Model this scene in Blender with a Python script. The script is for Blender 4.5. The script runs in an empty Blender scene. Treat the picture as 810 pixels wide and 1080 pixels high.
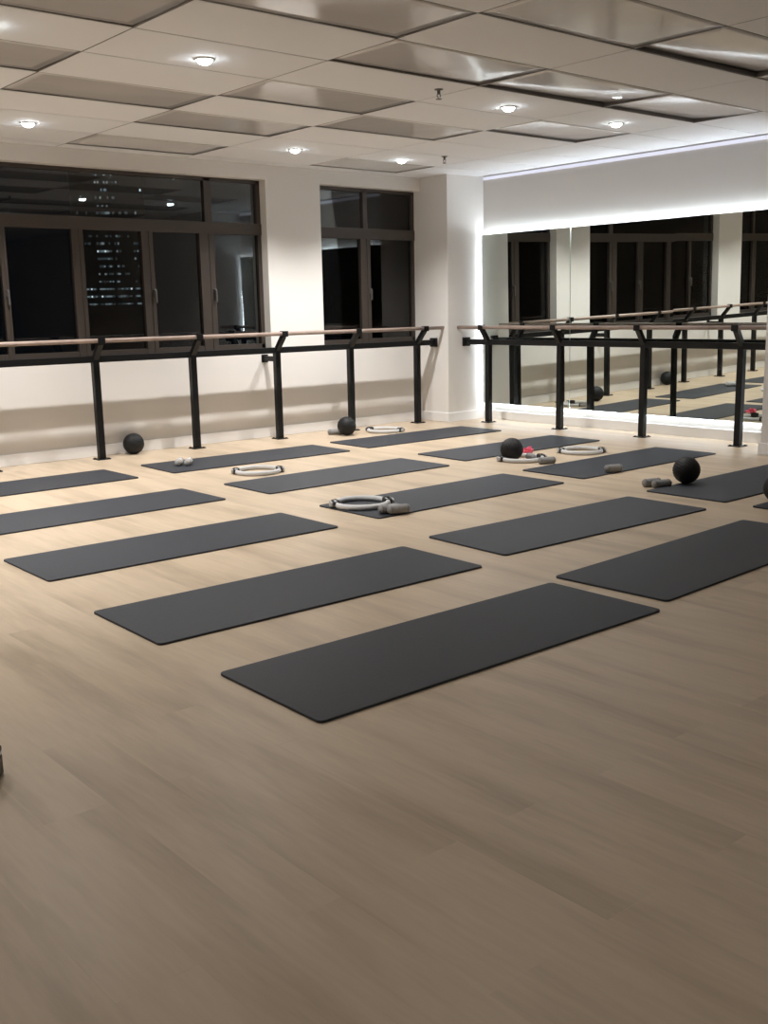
import bpy, bmesh, math, random
from mathutils import Vector, Matrix, noise
random.seed(7)
S = bpy.context.scene
C = S.collection
PI = math.pi

# ------------------------------------------------------------------ camera
cam = bpy.data.cameras.new('camera')
cam.sensor_fit = 'HORIZONTAL'
cam.sensor_width = 36.0
cam.lens = 1093.717 * 36.0 / 810.0
cam.clip_start = 0.05
cam.clip_end = 400
camo = bpy.data.objects.new('camera', cam)
C.objects.link(camo)
pitch, roll, yaw, CH = math.radians(11.13829), math.radians(-1.16072), math.radians(40.17709), 1.3108
fw = Vector((math.sin(yaw) * math.cos(pitch), math.cos(yaw) * math.cos(pitch), -math.sin(pitch)))
r0 = Vector((math.cos(yaw), -math.sin(yaw), 0))
u0 = r0.cross(fw)
rr = r0 * math.cos(roll) + u0 * math.sin(roll)
uu = u0 * math.cos(roll) - r0 * math.sin(roll)
camo.matrix_world = Matrix(((rr.x, uu.x, -fw.x, 0), (rr.y, uu.y, -fw.y, 0), (rr.z, uu.z, -fw.z, CH), (0, 0, 0, 1)))
S.camera = camo

# ------------------------------------------------------------------ world (night), exposure
w = bpy.data.worlds.new('night')
S.world = w
w.use_nodes = True
bg = w.node_tree.nodes['Background']
bg.inputs[0].default_value = (0.35, 0.5, 0.8, 1)
bg.inputs[1].default_value = 0.004
S.view_settings.view_transform = 'Standard'
S.view_settings.look = 'None'
S.view_settings.exposure = 0.0
S.view_settings.gamma = 1.0
S.view_settings.use_curve_mapping = False
cy = S.cycles
cy.use_denoising = True
cy.max_bounces = 12
cy.diffuse_bounces = 6
cy.glossy_bounces = 6
cy.transparent_max_bounces = 12
cy.sample_clamp_indirect = 6.0
cy.blur_glossy = 0.5

# light levels
DOWN_W = 120.0             # each downlight
DOWN_COL = (1.0, 0.98, 0.955)
LENS_E = 60.0             # downlight lens
MIRROR_LED_E = 26.0       # strips behind the mirror
COVE_LED_E = 0.95          # strip in the ceiling gap
LED_COL = (0.85, 0.93, 1.0)


# ------------------------------------------------------------------ materials
def new_mat(name):
    m = bpy.data.materials.new(name)
    m.use_nodes = True
    nt = m.node_tree
    return m, nt, nt.nodes['Principled BSDF'], nt.nodes['Material Output']


def pmat(name, col, rough=0.6, metal=0.0, spec=0.5, bump=0.0, bscale=200.0, var=0.0, vscale=6.0):
    m, nt, b, o = new_mat(name)
    b.inputs['Base Color'].default_value = (*col, 1)
    b.inputs['Roughness'].default_value = rough
    b.inputs['Metallic'].default_value = metal
    b.inputs['Specular IOR Level'].default_value = spec
    tc = nt.nodes.new('ShaderNodeTexCoord')
    if var:
        n = nt.nodes.new('ShaderNodeTexNoise')
        n.inputs['Scale'].default_value = vscale
        n.inputs['Detail'].default_value = 4
        nt.links.new(tc.outputs['Object'], n.inputs['Vector'])
        r = nt.nodes.new('ShaderNodeValToRGB')
        r.color_ramp.elements[0].position = 0.3
        r.color_ramp.elements[1].position = 0.7
        r.color_ramp.elements[0].color = (*[c * (1 - var) for c in col], 1)
        r.color_ramp.elements[1].color = (*[min(1, c * (1 + var)) for c in col], 1)
        nt.links.new(n.outputs['Fac'], r.inputs['Fac'])
        nt.links.new(r.outputs['Color'], b.inputs['Base Color'])
    if bump:
        n = nt.nodes.new('ShaderNodeTexNoise')
        n.inputs['Scale'].default_value = bscale
        n.inputs['Detail'].default_value = 3
        nt.links.new(tc.outputs['Object'], n.inputs['Vector'])
        bp = nt.nodes.new('ShaderNodeBump')
        bp.inputs['Strength'].default_value = bump
        bp.inputs['Distance'].default_value = 0.002
        nt.links.new(n.outputs['Fac'], bp.inputs['Height'])
        nt.links.new(bp.outputs['Normal'], b.inputs['Normal'])
    return m


def emat(name, col, strength):
    m, nt, b, o = new_mat(name)
    nt.nodes.remove(b)
    e = nt.nodes.new('ShaderNodeEmission')
    e.inputs[0].default_value = (*col, 1)
    e.inputs[1].default_value = strength
    nt.links.new(e.outputs[0], o.inputs['Surface'])
    return m


def floor_mat():
    m, nt, b, o = new_mat('light_oak_vinyl')
    N, L = nt.nodes, nt.links
    tc = N.new('ShaderNodeTexCoord')
    # planks run along Y: rotate so the brick rows lie along Y
    mp = N.new('ShaderNodeMapping')
    mp.inputs['Rotation'].default_value = (0, 0, PI / 2)
    L.new(tc.outputs['Object'], mp.inputs['Vector'])
    br = N.new('ShaderNodeTexBrick')
    br.offset = 0.37
    br.inputs['Scale'].default_value = 1.0
    br.inputs['Brick Width'].default_value = 1.25
    br.inputs['Row Height'].default_value = 0.185
    br.inputs['Mortar Size'].default_value = 0.0009
    br.inputs['Mortar Smooth'].default_value = 0.3
    br.inputs['Color1'].default_value = (0.0, 0.0, 0.0, 1)
    br.inputs['Color2'].default_value = (1.0, 1.0, 1.0, 1)
    br.inputs['Mortar'].default_value = (0.3, 0.3, 0.3, 1)
    L.new(mp.outputs['Vector'], br.inputs['Vector'])
    # long grain, shifted per plank
    sc = N.new('ShaderNodeVectorMath')
    sc.operation = 'MULTIPLY'
    sc.inputs[1].default_value = (7.0, 0.9, 1.0)
    L.new(tc.outputs['Object'], sc.inputs[0])
    ad = N.new('ShaderNodeVectorMath')
    ad.operation = 'ADD'
    L.new(sc.outputs[0], ad.inputs[0])
    ml = N.new('ShaderNodeVectorMath')
    ml.operation = 'MULTIPLY'
    ml.inputs[1].default_value = (0.5, 1.0, 0.6)
    L.new(br.outputs['Color'], ml.inputs[0])
    L.new(ml.outputs[0], ad.inputs[1])
    n1 = N.new('ShaderNodeTexNoise')
    n1.inputs['Scale'].default_value = 1.0
    n1.inputs['Detail'].default_value = 5
    n1.inputs['Roughness'].default_value = 0.55
    L.new(ad.outputs[0], n1.inputs['Vector'])
    r1 = N.new('ShaderNodeValToRGB')
    e = r1.color_ramp.elements
    e[0].position = 0.27
    e[0].color = (0.41, 0.318, 0.222, 1)
    e[1].position = 0.56
    e[1].color = (0.58, 0.462, 0.334, 1)
    L.new(n1.outputs['Fac'], r1.inputs['Fac'])
    # fine grain
    sc2 = N.new('ShaderNodeVectorMath')
    sc2.operation = 'MULTIPLY'
    sc2.inputs[1].default_value = (60.0, 5.0, 1.0)
    L.new(tc.outputs['Object'], sc2.inputs[0])
    n2 = N.new('ShaderNodeTexNoise')
    n2.inputs['Scale'].default_value = 1.0
    n2.inputs['Detail'].default_value = 3
    L.new(sc2.outputs[0], n2.inputs['Vector'])
    mx = N.new('ShaderNodeMix')
    mx.data_type = 'RGBA'
    mx.blend_type = 'OVERLAY'
    mx.inputs['Factor'].default_value = 0.12
    L.new(r1.outputs['Color'], mx.inputs['A'])
    L.new(n2.outputs['Fac'], mx.inputs['B'])
    # plank to plank tone
    mx2 = N.new('ShaderNodeMix')
    mx2.data_type = 'RGBA'
    mx2.blend_type = 'SOFT_LIGHT'
    mx2.inputs['Factor'].default_value = 0.05
    L.new(mx.outputs['Result'], mx2.inputs['A'])
    L.new(br.outputs['Color'], mx2.inputs['B'])
    L.new(mx2.outputs['Result'], b.inputs['Base Color'])
    b.inputs['Roughness'].default_value = 0.36
    b.inputs['Specular IOR Level'].default_value = 0.45
    bp = N.new('ShaderNodeBump')
    bp.inputs['Strength'].default_value = 0.15
    bp.inputs['Distance'].default_value = 0.001
    L.new(n2.outputs['Fac'], bp.inputs['Height'])
    L.new(bp.outputs['Normal'], b.inputs['Normal'])
    return m


def glass_mat():
    m, nt, b, o = new_mat('window_glass')
    nt.nodes.remove(b)
    t = nt.nodes.new('ShaderNodeBsdfTransparent')
    t.inputs[0].default_value = (0.8, 0.84, 0.85, 1)
    g = nt.nodes.new('ShaderNodeBsdfGlossy')
    g.inputs['Roughness'].default_value = 0.012
    f = nt.nodes.new('ShaderNodeFresnel')
    f.inputs['IOR'].default_value = 1.62
    mx = nt.nodes.new('ShaderNodeMixShader')
    nt.links.new(f.outputs[0], mx.inputs[0])
    nt.links.new(t.outputs[0], mx.inputs[1])
    nt.links.new(g.outputs[0], mx.inputs[2])
    nt.links.new(mx.outputs[0], o.inputs['Surface'])
    return m


def gloss_panel_mat():
    m, nt, b, o = new_mat('glossy_ceiling_panel')
    b.inputs['Base Color'].default_value = (0.74, 0.73, 0.735, 1)
    b.inputs['Specular IOR Level'].default_value = 0.7
    b.inputs['Roughness'].default_value = 0.12
    tc = nt.nodes.new('ShaderNodeTexCoord')
    n = nt.nodes.new('ShaderNodeTexNoise')
    n.inputs['Scale'].default_value = 2.2
    nt.links.new(tc.outputs['Object'], n.inputs['Vector'])
    bp = nt.nodes.new('ShaderNodeBump')
    bp.inputs['Strength'].default_value = 0.25
    bp.inputs['Distance'].default_value = 0.02
    nt.links.new(n.outputs['Fac'], bp.inputs['Height'])
    nt.links.new(bp.outputs['Normal'], b.inputs['Normal'])
    return m


M = {}
M['floor'] = floor_mat()
M['wall'] = pmat('cream_wall_paint', (0.79, 0.765, 0.735), 0.75, bump=0.08, bscale=90)
M['mirror_wall'] = pmat('white_wall_paint', (0.70, 0.68, 0.66), 0.7, bump=0.08, bscale=90)
M['dim_wall'] = pmat('darkened_wall_paint', (0.33, 0.31, 0.29), 0.8)  # unseen walls coloured dark so the window glass reflects less light
M['white_trim'] = pmat('white_skirting_paint', (0.84, 0.83, 0.82), 0.4)
M['tile'] = pmat('matte_ceiling_tile', (0.89, 0.91, 0.95), 0.8, bump=0.15, bscale=260)
M['grid'] = pmat('grey_grid_metal', (0.13, 0.12, 0.115), 0.5)
M['slab'] = pmat('concrete_slab', (0.12, 0.12, 0.12), 0.9)
M['panel'] = gloss_panel_mat()
M['frame'] = pmat('bronze_window_frame', (0.062, 0.049, 0.041), 0.45, 0.2)
M['handle'] = pmat('dark_grey_metal', (0.16, 0.15, 0.145), 0.4, 0.6)
M['glass'] = glass_mat()
M['black'] = pmat('black_powder_coat', (0.006, 0.0065, 0.007), 0.42, spec=0.3, bump=0.05, bscale=500)
M['rail_wood'] = pmat('pinkish_beech', (0.33, 0.25, 0.21), 0.45, var=0.12, vscale=12)
M['mirror'] = pmat('mirror_silver', (0.64, 0.68, 0.645), 0.0, 1.0)
M['mirror_edge'] = pmat('mirror_glass_edge', (0.42, 0.5, 0.46), 0.25)
M['mat'] = pmat('charcoal_foam', (0.027, 0.031, 0.040), 0.55, spec=0.38, bump=0.5, bscale=170, var=0.08, vscale=60)
M['ball'] = pmat('black_rubber', (0.008, 0.0085, 0.009), 0.6, spec=0.35, bump=0.2, bscale=120)
M['ring'] = pmat('pale_grey_foam', (0.56, 0.56, 0.56), 0.55, bump=0.15, bscale=120)
M['pad'] = pmat('grey_pad_foam', (0.40, 0.395, 0.39), 0.6, bump=0.2, bscale=120)
M['pad_black'] = pmat('black_plastic', (0.012, 0.012, 0.012), 0.4)
M['weight'] = pmat('grey_weight_cover', (0.245, 0.24, 0.235), 0.75, bump=0.4, bscale=220, var=0.12, vscale=60)
M['weight_pale'] = pmat('pale_weight_cover', (0.47, 0.45, 0.43), 0.75, bump=0.4, bscale=220, var=0.1, vscale=60)
M['seam'] = pmat('dark_seam', (0.09, 0.085, 0.08), 0.7)
M['red'] = pmat('pinkish_red_rubber', (0.85, 0.11, 0.19), 0.5)
M['silver'] = pmat('brushed_silver', (0.6, 0.6, 0.62), 0.3, 0.9)
M['led'] = emat('mirror_led_light', LED_COL, MIRROR_LED_E)
M['cove'] = emat('cove_led_light', (0.86, 0.87, 1.0), COVE_LED_E)
M['lens'] = emat('downlight_lens', (0.86, 0.95, 1.0), LENS_E)
M['chrome'] = pmat('downlight_white', (0.8, 0.79, 0.77), 0.4)
M['tower'] = pmat('dark_facade', (0.06, 0.07, 0.08), 0.7)
M['office'] = emat('office_window_light', (0.72, 0.9, 1.0), 0.22)
M['office_dim'] = emat('office_window_dim', (0.6, 0.85, 1.0), 0.045)
M['spot'] = emat('office_lamp', (0.85, 0.95, 1.0), 1.1)


# ------------------------------------------------------------------ mesh helpers
def box(bm, x0, x1, y0, y1, z0, z1, mi=0):
    vs = [bm.verts.new((x, y, z)) for x in (x0, x1) for y in (y0, y1) for z in (z0, z1)]
    for q in ((0, 1, 3, 2), (4, 6, 7, 5), (0, 4, 5, 1), (2, 3, 7, 6), (0, 2, 6, 4), (1, 5, 7, 3)):
        bm.faces.new([vs[i] for i in q]).material_index = mi
    return vs


def frame_of(d):
    d = Vector(d).normalized()
    a = Vector((0, 0, 1)) if abs(d.z) < 0.9 else Vector((1, 0, 0))
    s = d.cross(a).normalized()
    return d, s, s.cross(d).normalized()


def tube(bm, pts, r, seg=12, closed=False, cap=True):
    pts = [Vector(p) for p in pts]
    n = len(pts)
    rad = r if isinstance(r, (list, tuple)) else [r] * n
    rings = []
    for i, p in enumerate(pts):
        a = pts[(i - 1) % n] if (closed or i > 0) else p
        b = pts[(i + 1) % n] if (closed or i < n - 1) else p
        d, s, t = frame_of(b - a)
        rings.append([bm.verts.new(p + (s * math.cos(2 * PI * k / seg) + t * math.sin(2 * PI * k / seg)) * rad[i]) for k in range(seg)])
    m = n if closed else n - 1
    for i in range(m):
        A, B = rings[i], rings[(i + 1) % n]
        for k in range(seg):
            f = bm.faces.new((A[k], A[(k + 1) % seg], B[(k + 1) % seg], B[k]))
            f.smooth = True
    if cap and not closed:
        bm.faces.new(rings[0])
        bm.faces.new(list(reversed(rings[-1])))
    return rings


def bar(bm, a, b, wx, wy):
    """square bar between two points; wx across (horizontal), wy the other way"""
    a, b = Vector(a), Vector(b)
    d, s, t = frame_of(b - a)
    vs = []
    for p in (a, b):
        for i, j in ((-1, -1), (1, -1), (1, 1), (-1, 1)):
            vs.append(bm.verts.new(p + s * wx / 2 * i + t * wy / 2 * j))
    for q in ((3, 2, 1, 0), (4, 5, 6, 7), (0, 1, 5, 4), (1, 2, 6, 5), (2, 3, 7, 6), (3, 0, 4, 7)):
        bm.faces.new([vs[i] for i in q])


def lathe(bm, prof, seg=24, axis='Z', cap=True):
    rings = []
    for r, h in prof:
        ring = []
        for k in range(seg):
            a = 2 * PI * k / seg
            c, s = r * math.cos(a), r * math.sin(a)
            ring.append(bm.verts.new((c, s, h) if axis == 'Z' else (h, c, s)))
        rings.append(ring)
    for A, B in zip(rings, rings[1:]):
        for k in range(seg):
            f = bm.faces.new((A[k], A[(k + 1) % seg], B[(k + 1) % seg], B[k]))
            f.smooth = True
    if cap:
        bm.faces.new(list(reversed(rings[0])))
        bm.faces.new(rings[-1])


def obj(name, bm, mat, parent=None, bevel=0.0, bseg=2):
    bmesh.ops.recalc_face_normals(bm, faces=bm.faces[:])
    me = bpy.data.meshes.new(name)
    bm.to_mesh(me)
    bm.free()
    for m in (mat if isinstance(mat, (list, tuple)) else [mat]):
        me.materials.append(m)
    o = bpy.data.objects.new(name, me)
    C.objects.link(o)
    if parent:
        o.parent = parent
    if bevel:
        md = o.modifiers.new('bevel', 'BEVEL')
        md.width = bevel
        md.segments = bseg
        md.limit_method = 'ANGLE'
    return o


def B():
    return bmesh.new()


def tag(o, label, cat, group=None):
    o['label'] = label
    o['category'] = cat
    if group:
        o['group'] = group
    return o


def struct(o, label=None):
    o['kind'] = 'structure'
    if label:
        o['label'] = label
    return o


def thing(name, label, cat, loc=(0, 0, 0), rz=0.0, group=None):
    o = bpy.data.objects.new(name, None)
    o.empty_display_size = 0.1
    C.objects.link(o)
    o.location = loc
    o.rotation_euler = (0, 0, rz)
    return tag(o, label, cat, group)


def copy_tree(o, parent=None):
    c = o.copy()
    C.objects.link(c)
    if parent:
        c.parent = parent
    for ch in list(o.children):
        copy_tree(ch, c)
    return c


# ------------------------------------------------------------------ room shell
XL, XR = -1.6, 8.89            # left wall, mirror wall
YB, YW = -3.6, 9.092            # back wall, window wall
H = 2.75
CX, CYF = 8.31, 8.65           # corner column
PX, PY = 8.225, 4.685          # column at the right edge
YG = 9.205                     # window frame plane
SILL, HEAD = 0.92, 2.605
W2 = (6.88, CX)
W1 = (2.86, 6.19)
W0 = (-1.2, 2.19)

bm = B()
box(bm, XL - 0.2, XR + 0.2, YB - 0.2, YW + 0.4, -0.12, 0)
struct(obj('floor', bm, M['floor']), 'light oak plank floor')

bm = B()
YO = YW + 0.28
box(bm, XL - 0.2, CX, YW, YO, 0, SILL)
box(bm, XL - 0.2, CX, YW, YO, HEAD, H + 0.12)
for a, b in ((XL - 0.2, W0[0]), (W0[1], W1[0]), (W1[1], W2[0])):
    box(bm, a, b, YW, YO, SILL, HEAD)
struct(obj('wall_window', bm, M['wall']), 'cream wall with three wide windows')

bm = B()
box(bm, CX, XR + 0.2, CYF, YO, 0, H + 0.12)
struct(obj('wall_corner_column', bm, M['wall'], bevel=0.004), 'cream square column in the far corner')

bm = B()
box(bm, XR, XR + 0.2, PY, CYF, 0, H + 0.12)
struct(obj('wall_mirror', bm, M['mirror_wall']), 'white wall behind the mirrors')
bm = B()
box(bm, PX, XR + 0.2, YB - 0.2, PY, 0, H + 0.12)
struct(obj('wall_right_column', bm, M['mirror_wall'], bevel=0.004), 'pale column at the right edge')
bm = B()
box(bm, XL - 0.2, XL, YB, YW, 0, H + 0.12)
struct(obj('wall_left', bm, M['dim_wall']))
bm = B()
box(bm, XL - 0.2, PX, YB - 0.2, YB, 0, H + 0.12)
struct(obj('wall_back', bm, M['dim_wall']))

# skirting
def skirting(name, x0, x1, y0, y1):
    bm = B()
    box(bm, x0, x1, y0, y1, 0, 0.105)
    struct(obj(name, bm, M['white_trim'], bevel=0.004))


T = 0.016
skirting('baseboard_window', XL, CX - T, YW - T, YW)
skirting('baseboard_column_side', CX - T, CX, CYF - T, YW)
skirting('baseboard_column_front', CX, XR - T, CYF - T, CYF)
skirting('baseboard_mirror', XR - T, XR, PY + 0.001, CYF)
skirting('baseboard_right', PX - T, PX, YB, PY + T)
skirting('baseboard_left', XL, XL + T, YB, YW - T)

# ------------------------------------------------------------------ ceiling
gx = [XL, -1.03, 0.23, 1.49, 2.745, 4.0, 5.27, 6.6, 7.79, 8.815]
gy = [YB] + [2.69 - 0.62 * k for k in range(9, 0, -1)] + [2.69, 3.31, 3.93, 4.55, 5.17, 5.79, 6.41, 7.03, 7.65, 8.28, 8.9, YW]
gy = sorted(gy)
IY = gy.index(2.69)
IX = gx.index(0.23)
# (column, row) of the glossy panels, counted from the 0.23 / 2.69 grid point
gloss = {(1, 3), (1, 5), (1, 7), (1, 9), (2, 0), (2, 2), (2, 6), (3, 1), (3, 3), (3, 5), (3, 7), (3, 9),
         (4, 1), (4, 3), (4, 6), (5, 1), (5, 3), (5, 5), (5, 9), (0, 4), (0, 6), (0, 8)}
bm = B()
gap = 0.0055
for i in range(len(gx) - 1):
    for j in range(len(gy) - 1):
        if (i - IX, j - IY) in gloss:
            continue
        x0, x1, y0, y1 = gx[i] + gap, gx[i + 1] - gap, gy[j] + gap, gy[j + 1] - gap
        if y0 < PY and x0 > PX:
            continue
        if y0 < PY:
            if y1 > PY and x1 > PX:
                box(bm, PX, x1, PY, y1, H, H + 0.016)
            x1 = min(x1, PX)
        if i == 0:
            x0 -= 0.05
        if j == 0:
            y0 -= 0.05
        if x1 < 8 or y1 < CYF:
            box(bm, x0, x1, y0, y1, H, H + 0.016)
        else:
            if x0 < CX:
                box(bm, x0, min(x1, CX), y0, y1, H, H + 0.016)
            if y0 < CYF and x1 > CX:
                box(bm, CX + 0.0, x1, y0, CYF, H, H + 0.016)
ceil = struct(obj('ceiling', bm, M['tile']), 'suspended ceiling of pale matte tiles with some glossy recessed ones')
bm = B()
for x in gx[1:-1]:
    box(bm, x - 0.010, x + 0.010, YB, YW, H + 0.002, H + 0.03)
for y in gy[1:-1]:
    box(bm, XL, min(gx[-1], PX if y < PY else CX if y > CYF else 99), y - 0.010, y + 0.010, H + 0.002, H + 0.03)
obj('grid_bars', bm, M['grid'], ceil)
bm = B()
box(bm, XL, XR, YB, YW, H + 0.10, H + 0.14)
obj('slab', bm, M['slab'], ceil)

sag = {(4, 3): (0.016, 0.030), (4, 1): (0.018, 0.034), (5, 3): (0.012, 0.026), (5, 5): (0.008, 0.016), (3, 3): (0.010, 0.012)}
for (i, j) in sorted(gloss):
    x0, x1, y0, y1 = gx[i + IX] + 0.011, gx[i + IX + 1] - 0.011, gy[j + IY] + 0.011, gy[j + IY + 1] - 0.011
    bm = B()
    nx, ny = 20, 12
    amp, tilt = sag.get((i, j), (0.003, 0.002))
    grid = []
    for a in range(nx + 1):
        col = []
        for b in range(ny + 1):
            u, v = a / nx, b / ny
            z = H + 0.004
            z -= amp * math.sin(PI * u) * math.sin(PI * v)
            z += tilt * v * v * (0.6 + 0.4 * u)
            z += 0.0035 * noise.noise(Vector((u * 2.1 + i * 3.7, v * 1.6 + j * 5.3, 0.3)))
            col.append((bm.verts.new((x0 + (x1 - x0) * u, y0 + (y1 - y0) * v, z)),
                        bm.verts.new((x0 + (x1 - x0) * u, y0 + (y1 - y0) * v, z + 0.006))))
        grid.append(col)
    for a in range(nx):
        for b in range(ny):
            for k in (0, 1):
                bm.faces.new([grid[a + p][b + q][k] for p, q in ((0, 0), (1, 0), (1, 1), (0, 1))]).smooth = True
    for a in range(nx):
        for b in (0, ny):
            bm.faces.new((grid[a][b][0], grid[a + 1][b][0], grid[a + 1][b][1], grid[a][b][1]))
    for b in range(ny):
        for a in (0, nx):
            bm.faces.new((grid[a][b][0], grid[a][b + 1][0], grid[a][b + 1][1], grid[a][b][1]))
    obj('glossy_panel', bm, M['panel'], ceil)

# ------------------------------------------------------------------ windows
def window(name, x0, x1, mull, upper, label, hinges):
    yf0, yf1 = YG - 0.005, YG + 0.055
    bm = B()
    e = 0.045
    box(bm, x0, x1, yf0, yf1, SILL, SILL + 0.05)
    box(bm, x0, x1, yf0, yf1, HEAD - 0.035, HEAD)
    box(bm, x0, x0 + e, yf0, yf1, SILL, HEAD)
    box(bm, x1 - e, x1, yf0, yf1, SILL, HEAD)
    box(bm, x0, x1, yf0 - 0.01, yf1, 2.066, 2.178)
    for a, b in mull:
        box(bm, a, b, yf0 - 0.008, yf1, SILL, 2.07)
        box(bm, a + (b - a) * 0.62, a + (b - a) * 0.66, yf0 - 0.014, yf1, SILL, 2.07)
    for a, b in upper:
        box(bm, a, b, yf0, yf1, 2.17, HEAD)
    f = struct(obj(name, bm, M['frame'], bevel=0.003), label)
    bm = B()
    box(bm, x0 + 0.01, x1 - 0.01, YG + 0.022, YG + 0.026, SILL + 0.01, HEAD - 0.01)
    obj('glass_pane', bm, M['glass'], f)
    for hx in hinges:
        bm = B()
        box(bm, hx - 0.012, hx + 0.012, yf0 - 0.03, yf0 - 0.005, 1.47, 1.53)
        box(bm, hx - 0.009, hx + 0.009, yf0 - 0.048, yf0 - 0.03, 1.40, 1.52)
        obj('handle', bm, M['handle'], f, bevel=0.003)
    bm = B()
    box(bm, x0, x1, YW - 0.0, YG - 0.005, SILL - 0.001, SILL + 0.004)
    obj('sill', bm, M['handle'], f)
    return f


window('window_1', W1[0], W1[1], [(3.47, 3.525), (4.13, 4.24), (4.825, 4.945), (5.455, 5.62)], [(5.535, 5.615)],
       'wide dark window with four mullions under one transom', (3.5, 4.93, 5.6))
window('window_2', W2[0], W2[1], [(7.50, 7.64)], [(7.55, 7.612)], 'narrow dark window beside the corner column', (7.62,))
window('window_3', W0[0], W0[1], [(0.2, 0.3), (0.9, 1.0), (1.55, 1.66)], [(1.6, 1.66)], None, (0.9,))

# ------------------------------------------------------------------ mirror panels with light strips behind
panels = [((8.832, -0.008, -0.0125), 7.312, 8.606, 'tall wall mirror panel next to the corner column', ),
          ((8.8365, -0.008, -0.0125), 6.026, 7.308, 'tall wall mirror panel in the middle of the mirrored wall'),
          ((8.8184, -0.0121, -0.0141), 4.735, 6.022, 'tall wall mirror panel nearest the pale column at the right edge')]
for (xm, a, b), y0, y1, lab in panels:
    bm = B()
    z0, z1 = 0.19, 2.105
    def px(y, z):
        return xm + a * (y - 7.0) + b * (z - 1.15)
    fr = [bm.verts.new((px(y, z), y, z)) for y, z in ((y0, z0), (y1, z0), (y1, z1), (y0, z1))]
    bk = [bm.verts.new((px(y, z) + 0.006, y, z)) for y, z in ((y0, z0), (y1, z0), (y1, z1), (y0, z1))]
    bm.faces.new(fr)
    f = bm.faces.new(list(reversed(bk)))
    f.material_index = 1
    for k in range(4):
        f = bm.faces.new((fr[k], bk[k], bk[(k + 1) % 4], fr[(k + 1) % 4]))
        f.material_index = 1
    tag(obj('wall_mirror_panel', bm, [M['mirror'], M['mirror_edge']]), lab, 'mirror', 'mirror panels on the right wall')


def strip(name, x0, x1, y0, y1, z0, z1, mat, lab):
    bm = B()
    box(bm, x0, x1, y0, y1, z0, z1)
    tag(obj(name, bm, mat), lab, 'light strip')


strip('light_strip', 8.868, 8.889, 4.72, 8.59, 0.195, 0.203, M['led'], 'white light strip glowing under the bottom edge of the mirrors')
strip('light_strip', 8.850, 8.889, 4.72, 8.59, 2.090, 2.098, M['led'], 'white light strip glowing above the top edge of the mirrors')
strip('light_strip', 8.864, 8.889, 8.596, 8.612, 0.22, 2.08, M['led'], 'upright white light strip between the mirror and the corner column')
strip('light_strip', 8.866, 8.889, 4.692, 4.716, 0.22, 2.08, M['led'], 'upright white light strip at the end of the mirrors by the pale column')
strip('light_strip', 8.874, 8.889, 4.70, 8.64, H - 0.036, H - 0.004, M['cove'], 'white light strip along the ceiling edge above the mirrors')

# ------------------------------------------------------------------ barres
def post_part(root, x, y, dx, dy):
    """post with square foot plate; the bracket leans by (dx, dy) to the hand rail"""
    bm = B()
    box(bm, -0.03, 0.03, -0.03, 0.03, 0.008, 0.935)
    p = obj('post', bm, M['black'], root, bevel=0.004)
    p.location = (x, y, 0)
    bm = B()
    box(bm, -0.062, 0.062, -0.062, 0.062, 0, 0.008)
    for sx in (-1, 1):
        for sy in (-1, 1):
            box(bm, sx * 0.046 - 0.007, sx * 0.046 + 0.007, sy * 0.046 - 0.007, sy * 0.046 + 0.007, 0.008, 0.014)
    obj('base_plate', bm, M['black'], p)
    bm = B()
    bar(bm, (0, 0, 0.90), (dx * 0.92, dy * 0.92, 1.052), 0.05, 0.042)
    # saddle around the rail
    sx, sy = (0.034, 0.026) if dx == 0 else (0.026, 0.034)
    box(bm, dx - sx, dx + sx, dy - sy, dy + sy, 1.044, 1.055)
    box(bm, dx - sx, dx + sx, dy - sy, dy + sy, 1.094, 1.100)
    if dx == 0:
        box(bm, dx - sx, dx + sx, dy - sy, dy - sy + 0.005, 1.055, 1.094)
        box(bm, dx - sx, dx + sx, dy + sy - 0.005, dy + sy, 1.055, 1.094)
    else:
        box(bm, dx - sx, dx - sx + 0.005, dy - sy, dy + sy, 1.055, 1.094)
        box(bm, dx + sx - 0.005, dx + sx, dy - sy, dy + sy, 1.055, 1.094)
    obj('bracket', bm, M['black'], p)
    return p


BY = 8.87
barre = thing('ballet_barre', 'long black barre with wooden hand rail standing along the window wall', 'barre', (0, 0, 0))
bm = B()
tube(bm, [(-1.3, BY - 0.143, 1.074), (CX - 0.001, BY - 0.143, 1.074)], 0.02, 14)
obj('hand_rail', bm, M['rail_wood'], barre)
bm = B()
box(bm, -1.3, CX - 0.006, BY - 0.024, BY + 0.024, 0.878, 0.938)
obj('lower_rail', bm, M['black'], barre, bevel=0.004)
bm = B()
box(bm, CX - 0.035, CX, BY - 0.05, BY + 0.05, 0.858, 0.958)
obj('wall_flange', bm, M['black'], barre, bevel=0.004)
for k, x in enumerate((8.03, 7.057, 6.098, 5.117, 4.119, 3.12, 2.12, 1.12, 0.12, -0.88)):
    post_part(barre, x, BY, 0, -0.143)
    if k % 3 == 2:
        bm = B()
        box(bm, x - 0.025, x + 0.025, BY + 0.03, YW, 0.795, 0.845)
        box(bm, x - 0.04, x + 0.04, YW - 0.006, YW, 0.78, 0.86)
        obj('wall_brace', bm, M['black'], barre)

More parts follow.
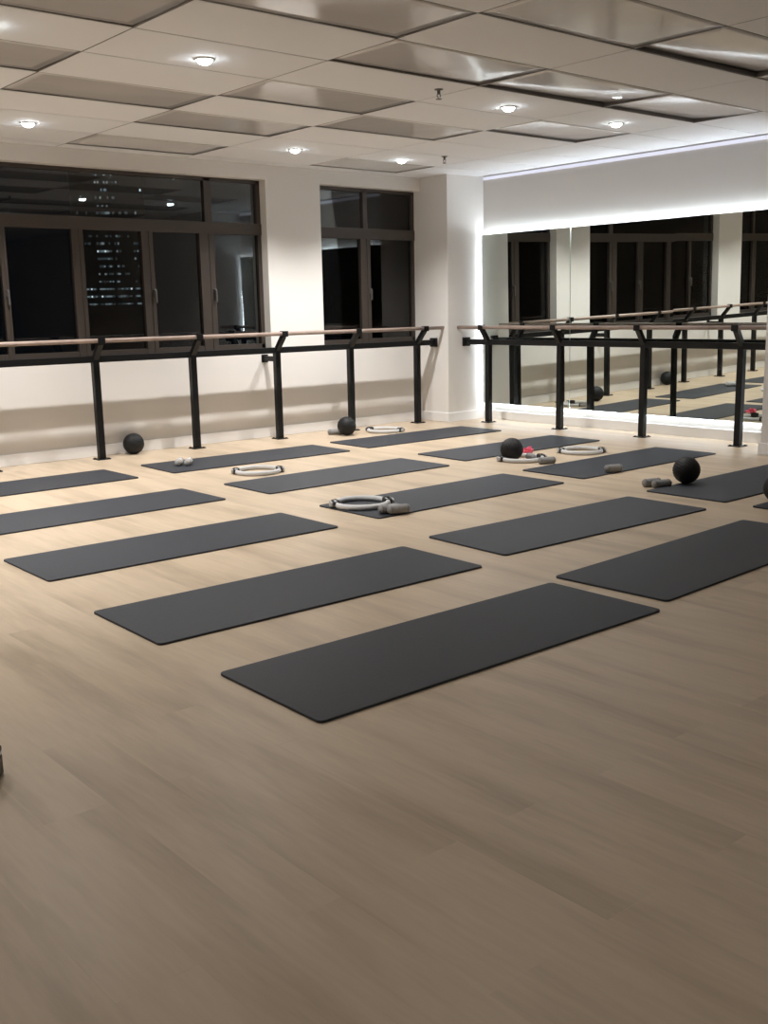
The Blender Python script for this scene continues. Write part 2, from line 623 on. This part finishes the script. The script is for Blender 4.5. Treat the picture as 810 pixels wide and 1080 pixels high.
BX = 8.586
barre2 = thing('ballet_barre', 'long black barre with wooden hand rail standing in front of the mirrors', 'barre', (0, 0, 0))
bm = B()
tube(bm, [(BX - 0.115, CYF - 0.001, 1.074), (BX - 0.115, PY + 0.001, 1.074)], 0.02, 14)
obj('hand_rail', bm, M['rail_wood'], barre2)
bm = B()
box(bm, BX - 0.028, BX + 0.028, PY + 0.001, CYF - 0.006, 0.878, 0.938)
obj('lower_rail', bm, M['black'], barre2, bevel=0.004)
for y0, y1 in ((CYF - 0.035, CYF), (PY, PY + 0.035)):
    bm = B()
    box(bm, BX - 0.05, BX + 0.05, y0, y1, 0.858, 0.958)
    obj('wall_flange', bm, M['black'], barre2, bevel=0.004)
for y in (8.276, 7.228, 6.170, 5.117):
    post_part(barre2, BX, y, -0.115, 0)

# ------------------------------------------------------------------ downlights and sprinklers
def downlight(x, y, label, power=1.0):
    t = thing('downlight', label, 'ceiling light', (x, y, H), 0, 'recessed ceiling downlights')
    bm = B()
    lathe(bm, [(0.062, 0.0), (0.062, -0.005), (0.05, -0.009), (0.045, -0.004), (0.045, 0.0)], 24, cap=False)
    obj('trim_ring', bm, M['chrome'], t)
    bm = B()
    lathe(bm, [(0.043, 0.002), (0.043, -0.010), (0.036, -0.022), (0.02, -0.030), (0.004, -0.032)], 20)
    obj('lens', bm, M['lens'], t)
    l = bpy.data.lights.new('downlight_beam', 'SPOT')
    l.energy = DOWN_W * power
    l.color = DOWN_COL
    l.spot_size = math.radians(125)
    l.spot_blend = 1.0
    l.shadow_soft_size = 0.03
    lo = bpy.data.objects.new('downlight_beam', l)
    C.objects.link(lo)
    lo.parent = t
    lo.location = (0, 0, -0.075)
    return t


for x, y, pw, lab in ((3.39, 5.55, 1.3, 'lit downlight with the largest glow, upper left of the ceiling'),
                  (3.36, 8.10, 1.75, 'lit downlight above the wide window at the left edge'),
                  (5.86, 8.10, 2.0, 'lit downlight above the cream pier between the two windows'),
                  (7.16, 8.10, 1.85, 'lit downlight nearest the corner column'),
                  (5.98, 5.56, 0.95, 'lit downlight beside the sagging glossy panel in the ceiling middle'),
                  (7.24, 5.54, 0.65, 'lit downlight nearest the mirrored wall'),
                  (0.86, 5.55, 1.1, 'added unseen downlight out at the left, nearer the room middle'),  # this and the next are added out of view to brighten the left
                  (0.86, 8.10, 1.45, 'added unseen downlight out at the left by the windows')):
    downlight(x, y, lab, pw)
for x, y, p, lab in ((2.12, 5.55, 1.0, 'added unseen downlight just past the left edge, nearer the room middle'),  # also added out of view, more light for the left side
                     (2.12, 8.10, 1.4, 'added unseen downlight just past the left edge, by the windows'),
                     (0.86, 3.07, 0.15, 'added unseen weak downlight above the camera, at the left'),  # from here unseen fill lamps, added to lift the near floor and ceiling
                     (3.39, 3.07, 0.08, 'added unseen weak downlight above the nearest mat'),
                     (5.98, 3.07, 0.05, 'added unseen weak downlight above the mat at the right edge'),
                     (0.86, 0.60, 0.22, 'added unseen weak downlight over the empty floor by the camera'),
                     (3.39, 0.60, 0.08, 'added unseen weak downlight over the empty floor at the right')):
    downlight(x, y, lab, p)

for x, y, lab in ((5.11, 5.39, 'small dark sprinkler head in the ceiling, the nearer one'),
                  (7.35, 7.68, 'small sprinkler head in the ceiling near the corner column')):
    t = thing('sprinkler_head', lab, 'sprinkler', (x, y, H), 0)
    bm = B()
    lathe(bm, [(0.03, 0), (0.03, -0.004), (0.012, -0.006), (0.010, -0.03), (0.014, -0.032)], 14)
    obj('body', bm, M['handle'], t)
    bm = B()
    tube(bm, [(-0.012, 0, -0.03), (-0.016, 0, -0.045), (0, 0, -0.062), (0.016, 0, -0.045), (0.012, 0, -0.03)], 0.003, 8)
    lathe(bm, [(0.02, -0.062), (0.02, -0.065)], 14)
    obj('deflector', bm, M['handle'], t)

# ------------------------------------------------------------------ exercise mats
mats = [  # x, y, rotation in degrees, label
    (2.777, 2.846, -0.56, 'black exercise mat nearest the camera, lying in front of all others'),
    (2.786, 3.925, -0.64, 'black exercise mat second nearest, on the left behind the nearest one'),
    (2.868, 5.223, -0.31, 'empty black exercise mat reaching the left edge with its whole near end in view'),
    (2.891, 6.537, 0.38, 'empty black exercise mat cut by the left edge, second from the window wall'),
    (2.914, 7.890, 0.85, 'empty black exercise mat cut by the left edge, closest to the window wall'),
    (4.722, 2.941, 2.50, 'black exercise mat at the right edge, beside the nearest mat'),
    (4.874, 3.975, -1.61, 'empty black exercise mat on the right, in the middle of the floor'),
    (5.028, 5.250, 0.47, 'black exercise mat with a pale ring and two grey hand weights on its end'),
    (5.053, 6.504, 0.38, 'empty black exercise mat just behind the ring lying on the floor at left centre'),
    (5.071, 7.881, -1.71, 'black exercise mat with two pale hand weights, by the window wall'),
    (7.141, 7.883, -0.33, 'black exercise mat in front of the corner column, farthest from the camera'),
    (7.158, 6.598, -0.48, 'black exercise mat behind the black ball that sits in a ring'),
    (7.093, 5.279, 0.36, 'black exercise mat with one grey hand weight near its front edge'),
    (6.976, 4.002, 0.29, 'black exercise mat with a black ball on its near edge, beside two grey weights'),
    (6.962, 3.175, 0.3, 'black exercise mat at the right edge, under the cut-off black ball')]
MT = 0.010
MW, ML = 0.6286, 1.83
proto = None
for x, y, a, lab in mats:
    if proto is None:
        bm = B()
        # rounded corners
        r = 0.022
        pts = []
        for cx_, cy_, s in ((ML / 2 - r, MW / 2 - r, 0), (-ML / 2 + r, MW / 2 - r, 1), (-ML / 2 + r, -MW / 2 + r, 2), (ML / 2 - r, -MW / 2 + r, 3)):
            for k in range(6):
                an = (s + k / 5) * PI / 2
                pts.append((cx_ + r * math.cos(an), cy_ + r * math.sin(an)))
        lo = [bm.verts.new((p[0], p[1], 0)) for p in pts]
        hi = [bm.verts.new((p[0], p[1], MT)) for p in pts]
        bm.faces.new(hi)
        bm.faces.new(list(reversed(lo)))
        for k in range(len(pts)):
            bm.faces.new((lo[k], lo[(k + 1) % len(pts)], hi[(k + 1) % len(pts)], hi[k]))
        o = proto = obj('exercise_mat', bm, M['mat'], bevel=0.002)
    else:
        o = proto.copy()
        C.objects.link(o)
    o.location = (x, y, 0)
    o.rotation_euler = (0, 0, math.radians(a))
    tag(o, lab, 'mat', 'exercise mats laid out on the floor')

# ------------------------------------------------------------------ balls
R = 0.098
bm = B()
prof = []
for k in range(61):
    th = -PI / 2 + PI * k / 60
    rib = 0.0012 * math.cos(th * 30) if 6 < k < 54 else 0
    prof.append((max(0.0015, (R + rib) * math.cos(th)), R + (R + rib) * math.sin(th)))
lathe(bm, prof, 48)
ball0 = obj('exercise_ball', bm, M['ball'])
bm = B()
lathe(bm, [(0.008, 0), (0.008, 0.0025), (0.004, 0.003), (0.003, 0.001)], 14)
plug = obj('valve_plug', bm, M['pad_black'], ball0)
plug.location = (0, 0, 2 * R - 0.0008)
for k, (x, y, z, rot, lab) in enumerate((
        (4.497, 8.976, 0, (0.5, 0.2, 0), 'small black ball resting against the skirting at the far left'),
        (6.738, 8.560, 0, (0.3, -0.6, 0), 'small black ball in front of a barre post under the narrow window'),
        (6.545, 6.035, 0, (0.9, 0.3, 0), 'small black ball sitting inside a pale ring'),
        (6.500, 4.275, MT, (0.4, 0.5, 0), 'small black ball on the edge of a mat beside two grey weights'),
        (6.300, 3.440, 0, (0.7, -0.3, 0), 'small black ball cut off by the right edge'))):
    o = ball0 if k == 0 else copy_tree(ball0)
    Rm = Matrix.Rotation(rot[0], 4, 'X') @ Matrix.Rotation(rot[1], 4, 'Y')
    o.matrix_world = Matrix.Translation((x, y, z + R)) @ Rm @ Matrix.Translation((0, 0, -R))
    tag(o, lab, 'ball', 'small black exercise balls')

# ------------------------------------------------------------------ pilates rings
RR, RT = 0.178, 0.0185


def make_ring():
    t = thing('pilates_ring', 'ring', 'ring', (0, 0, 0))
    bm = B()
    tube(bm, [(RR * math.cos(2 * PI * k / 64), RR * math.sin(2 * PI * k / 64), RT) for k in range(64)], RT, 14, closed=True)
    obj('hoop', bm, M['ring'], t)
    for s in (0, PI):
        def arc(bm, rad, a0, half_h, thick, n=10):
            q = []
            for k in range(n + 1):
                a = s - a0 + 2 * a0 * k / n
                sh = 1 - 0.35 * abs(2 * k / n - 1) ** 3
                row = []
                for rr_, zz in ((rad, -half_h * sh), (rad + thick, -half_h * sh * 0.9), (rad + thick, half_h * sh * 0.9), (rad, half_h * sh)):
                    row.append(bm.verts.new((rr_ * math.cos(a), rr_ * math.sin(a), RT + 0.0055 + zz)))
                q.append(row)
            for A, Bq in zip(q, q[1:]):
                for k in range(4):
                    bm.faces.new((A[k], A[(k + 1) % 4], Bq[(k + 1) % 4], Bq[k])).smooth = k in (0, 2)
            bm.faces.new(list(reversed(q[0])))
            bm.faces.new(q[-1])
        bm = B()
        arc(bm, RR + RT - 0.004, 0.29, 0.0235, 0.012)
        arc(bm, RR - RT - 0.006, 0.25, 0.0225, 0.010)
        for d in (-0.25, 0.25):                      # clamp bands joining the two shells over the hoop
            c = Vector((math.cos(s + d), math.sin(s + d), 0))
            n_ = Vector((-c.y, c.x, 0))
            loop = []
            for k in range(13):
                a = 2 * PI * k / 12
                loop.append(c * (RR + math.cos(a) * (RT + 0.003)) + Vector((0, 0, RT + 0.0032 + math.sin(a) * (RT + 0.003))))
            tube(bm, loop[:-1], 0.0035, 6, closed=True)
        g = obj('grip_shell', bm, M['pad_black'], t)
        bm = B()
        arc(bm, RR + RT + 0.007, 0.22, 0.018, 0.015)
        obj('grip_pad', bm, M['pad'], g, bevel=0.004)
    return t


ring0 = make_ring()
for k, (x, y, z, a, lab) in enumerate((
        (4.307, 5.332, MT, -29, 'pale grey ring on the end of a black mat, nearest the camera'),
        (4.660, 7.117, 0, -31, 'pale ring lying alone on the bare floor near left centre'),
        (7.215, 8.500, 0, -62, 'pale ring on the floor near the corner column'),
        (6.613, 5.984, 0, -29, 'pale ring on the floor with a black ball inside it'),
        (7.320, 5.905, 0, -46, 'pale ring on the floor in front of the mirrored wall'))):
    o = ring0 if k == 0 else copy_tree(ring0)
    o.location = (x, y, z)
    o.rotation_euler = (0, 0, math.radians(a))
    tag(o, lab, 'ring', 'pale pilates rings')

# ------------------------------------------------------------------ soft hand weights
WR, WL = 0.029, 0.16


def make_weight(mat):
    bm = B()
    prof = []
    hl = WL / 2
    for k in range(11):
        a = PI / 2 * k / 10
        prof.append((max(0.001, WR * math.sin(a)), -hl + WR * 0.8 * (1 - math.cos(a))))
    for k in range(1, 6):
        u = k / 6
        prof.append((WR * (1 + 0.03 * math.sin(PI * u)), -hl + WR * 0.8 + (WL - 1.6 * WR) * u))
    for k in range(10, -1, -1):
        a = PI / 2 * k / 10
        prof.append((max(0.001, WR * math.sin(a)), hl - WR * 0.8 * (1 - math.cos(a))))
    lathe(bm, prof, 24, 'X')
    o = obj('hand_weight', bm, mat)
    for x in (-hl + WR * 0.8, hl - WR * 0.8):
        bm = B()
        tube(bm, [(x, (WR + 0.0003) * math.cos(2 * PI * k / 24), (WR + 0.0003) * math.sin(2 * PI * k / 24)) for k in range(24)], 0.0012, 6, closed=True)
        obj('end_seam', bm, M['seam'], o)
    return o


wd, wp = make_weight(M['weight']), make_weight(M['weight_pale'])
used = set()
for x, y, z, a, pale, lab in (
        (4.395, 7.940, MT, 50, 1, 'pale hand weight on the mat by the window wall, left of its pair'),
        (4.455, 7.885, MT, 50, 1, 'pale hand weight on the mat by the window wall, right of its pair'),
        (4.268, 4.998, MT, -15, 0, 'grey hand weight mostly hidden between the nearest ring and its pair'),
        (4.300, 4.945, MT, -17, 0, 'grey hand weight in front of the nearest ring, the nearer of its pair'),
        (6.595, 5.683, 0, -27, 0, 'grey hand weight on the floor beside the ring that holds a ball'),
        (6.665, 5.920, 0, 62, 0, 'grey hand weight lying inside the ring next to the black ball'),
        (6.575, 4.985, MT, -18, 0, 'grey hand weight alone on a mat edge at the right'),
        (6.270, 4.408, 0, -20, 0, 'grey hand weight beside the ball at the right, the farther of its pair'),
        (6.275, 4.328, 0, -20, 0, 'grey hand weight beside the ball at the right, the nearer of its pair'),
        (6.690, 8.700, 0, -35, 0, 'grey hand weight behind the black ball under the narrow window')):
    src = wp if pale else wd
    if src.name in used:
        o = copy_tree(src)
    else:
        o = src
        used.add(src.name)
    o.location = (x, y, z + WR * 1.03)
    o.rotation_euler = (0, 0, math.radians(a))
    tag(o, lab, 'hand weight', 'grey soft hand weights')

# ------------------------------------------------------------------ red loop band, crumpled
bm = B()
for q, (cx_, cy_, rx, ry, z0, tilt) in enumerate(((0, 0, 0.055, 0.035, 0.018, 0.2), (0.025, 0.01, 0.045, 0.04, 0.034, -0.5), (-0.02, 0.0, 0.04, 0.03, 0.04, 0.6))):
    n = 36
    rows = []
    for k in range(n):
        a = 2 * PI * k / n
        wob = 1 + 0.22 * math.sin(3 * a + q)
        x, y = cx_ + rx * wob * math.cos(a), cy_ + ry * wob * math.sin(a)
        z = max(0.004, z0 + tilt * x * 0.4 + 0.006 * math.sin(2 * a + q))
        nrm = Vector((math.cos(a) * 0.8, math.sin(a) * 0.8, 0.6 * math.sin(2 * a + q))).normalized()
        up = Vector((0, 0, 1)) + Vector((math.cos(a), math.sin(a), 0)) * 0.7 * math.sin(2 * a + q)
        up.normalize()
        p = Vector((x, y, z))
        rows.append([bm.verts.new(p + up * h + nrm * d) for h, d in ((0, 0), (0.022, 0), (0.022, 0.002), (0, 0.002))])
    for k in range(n):
        A, Bq = rows[k], rows[(k + 1) % n]
        for j in range(4):
            bm.faces.new((A[j], A[(j + 1) % 4], Bq[(j + 1) % 4], Bq[j])).smooth = True
zmin = min(v.co.z for v in bm.verts)
bmesh.ops.translate(bm, verts=bm.verts, vec=(0, 0, -zmin + 0.0005))
o = tag(obj('resistance_band', bm, M['red']), 'crumpled pinkish red loop band behind the ring that holds a ball', 'exercise band')
o.location = (6.935, 6.205, 0)

# ------------------------------------------------------------------ black object at the left edge of the floor
t = thing('equipment_block', 'small black block with a silver strip, cut by the left edge of the floor', 'block', (0.86, 2.90, 0), math.radians(-40))
bm = B()
box(bm, -0.10, 0.09, -0.06, 0.06, 0.0, 0.062)
obj('body', bm, M['pad_black'], t, bevel=0.006)
bm = B()
box(bm, -0.10, 0.0895, -0.0595, 0.0595, 0.062, 0.070)
obj('silver_strip', bm, M['silver'], t, bevel=0.002)
bm = B()
box(bm, -0.10, 0.09, -0.06, 0.06, 0.070, 0.088)
obj('lid', bm, M['pad_black'], t, bevel=0.005)

# ------------------------------------------------------------------ office tower outside in the night
D = 90.0
tower = thing('office_tower', 'dark office tower with rows of dim lit windows, seen through the wide window', 'building', (0, 0, 0))
ang = math.radians(26.1)
tower.location = (D * math.sin(ang), D * math.cos(ang), -40)
tower.rotation_euler = (0, 0, -ang)
bm = B()
box(bm, -2.9, 2.9, 0, 8, 0, 56)
obj('tower_block', bm, M['tower'], tower)
rnd = random.Random(3)
fl = 0.60
for k in range(22):
    z = 42.0 + fl * k
    bm = B()
    h = rnd.uniform(0.10, 0.20)
    n = 46
    lo = [bm.verts.new((-2.7 + 5.4 * q / n, -0.03, z)) for q in range(n + 1)]
    hi = [bm.verts.new((-2.7 + 5.4 * q / n, -0.03, z + h)) for q in range(n + 1)]
    for q in range(n):
        x = -2.7 + 5.4 * (q + 0.5) / n
        core = abs(x + 0.1) < 0.9
        pr = 0.9 if k < 3 else (0.6 if core else 0.16) if k < 13 else (0.35 if core else 0.05)
        f = bm.faces.new((lo[q], lo[q + 1], hi[q + 1], hi[q]))
        f.material_index = 0
        if q % 12 in (0, 1):
            continue
        if rnd.random() < pr:
            f.material_index = 1 if rnd.random() < (0.45 if core or k < 3 else 0.2) else 2
            if rnd.random() < 0.03:
                f.material_index = 3
    o = obj('window_row', bm, [M['tower'], M['office'], M['office_dim'], M['spot']], tower)
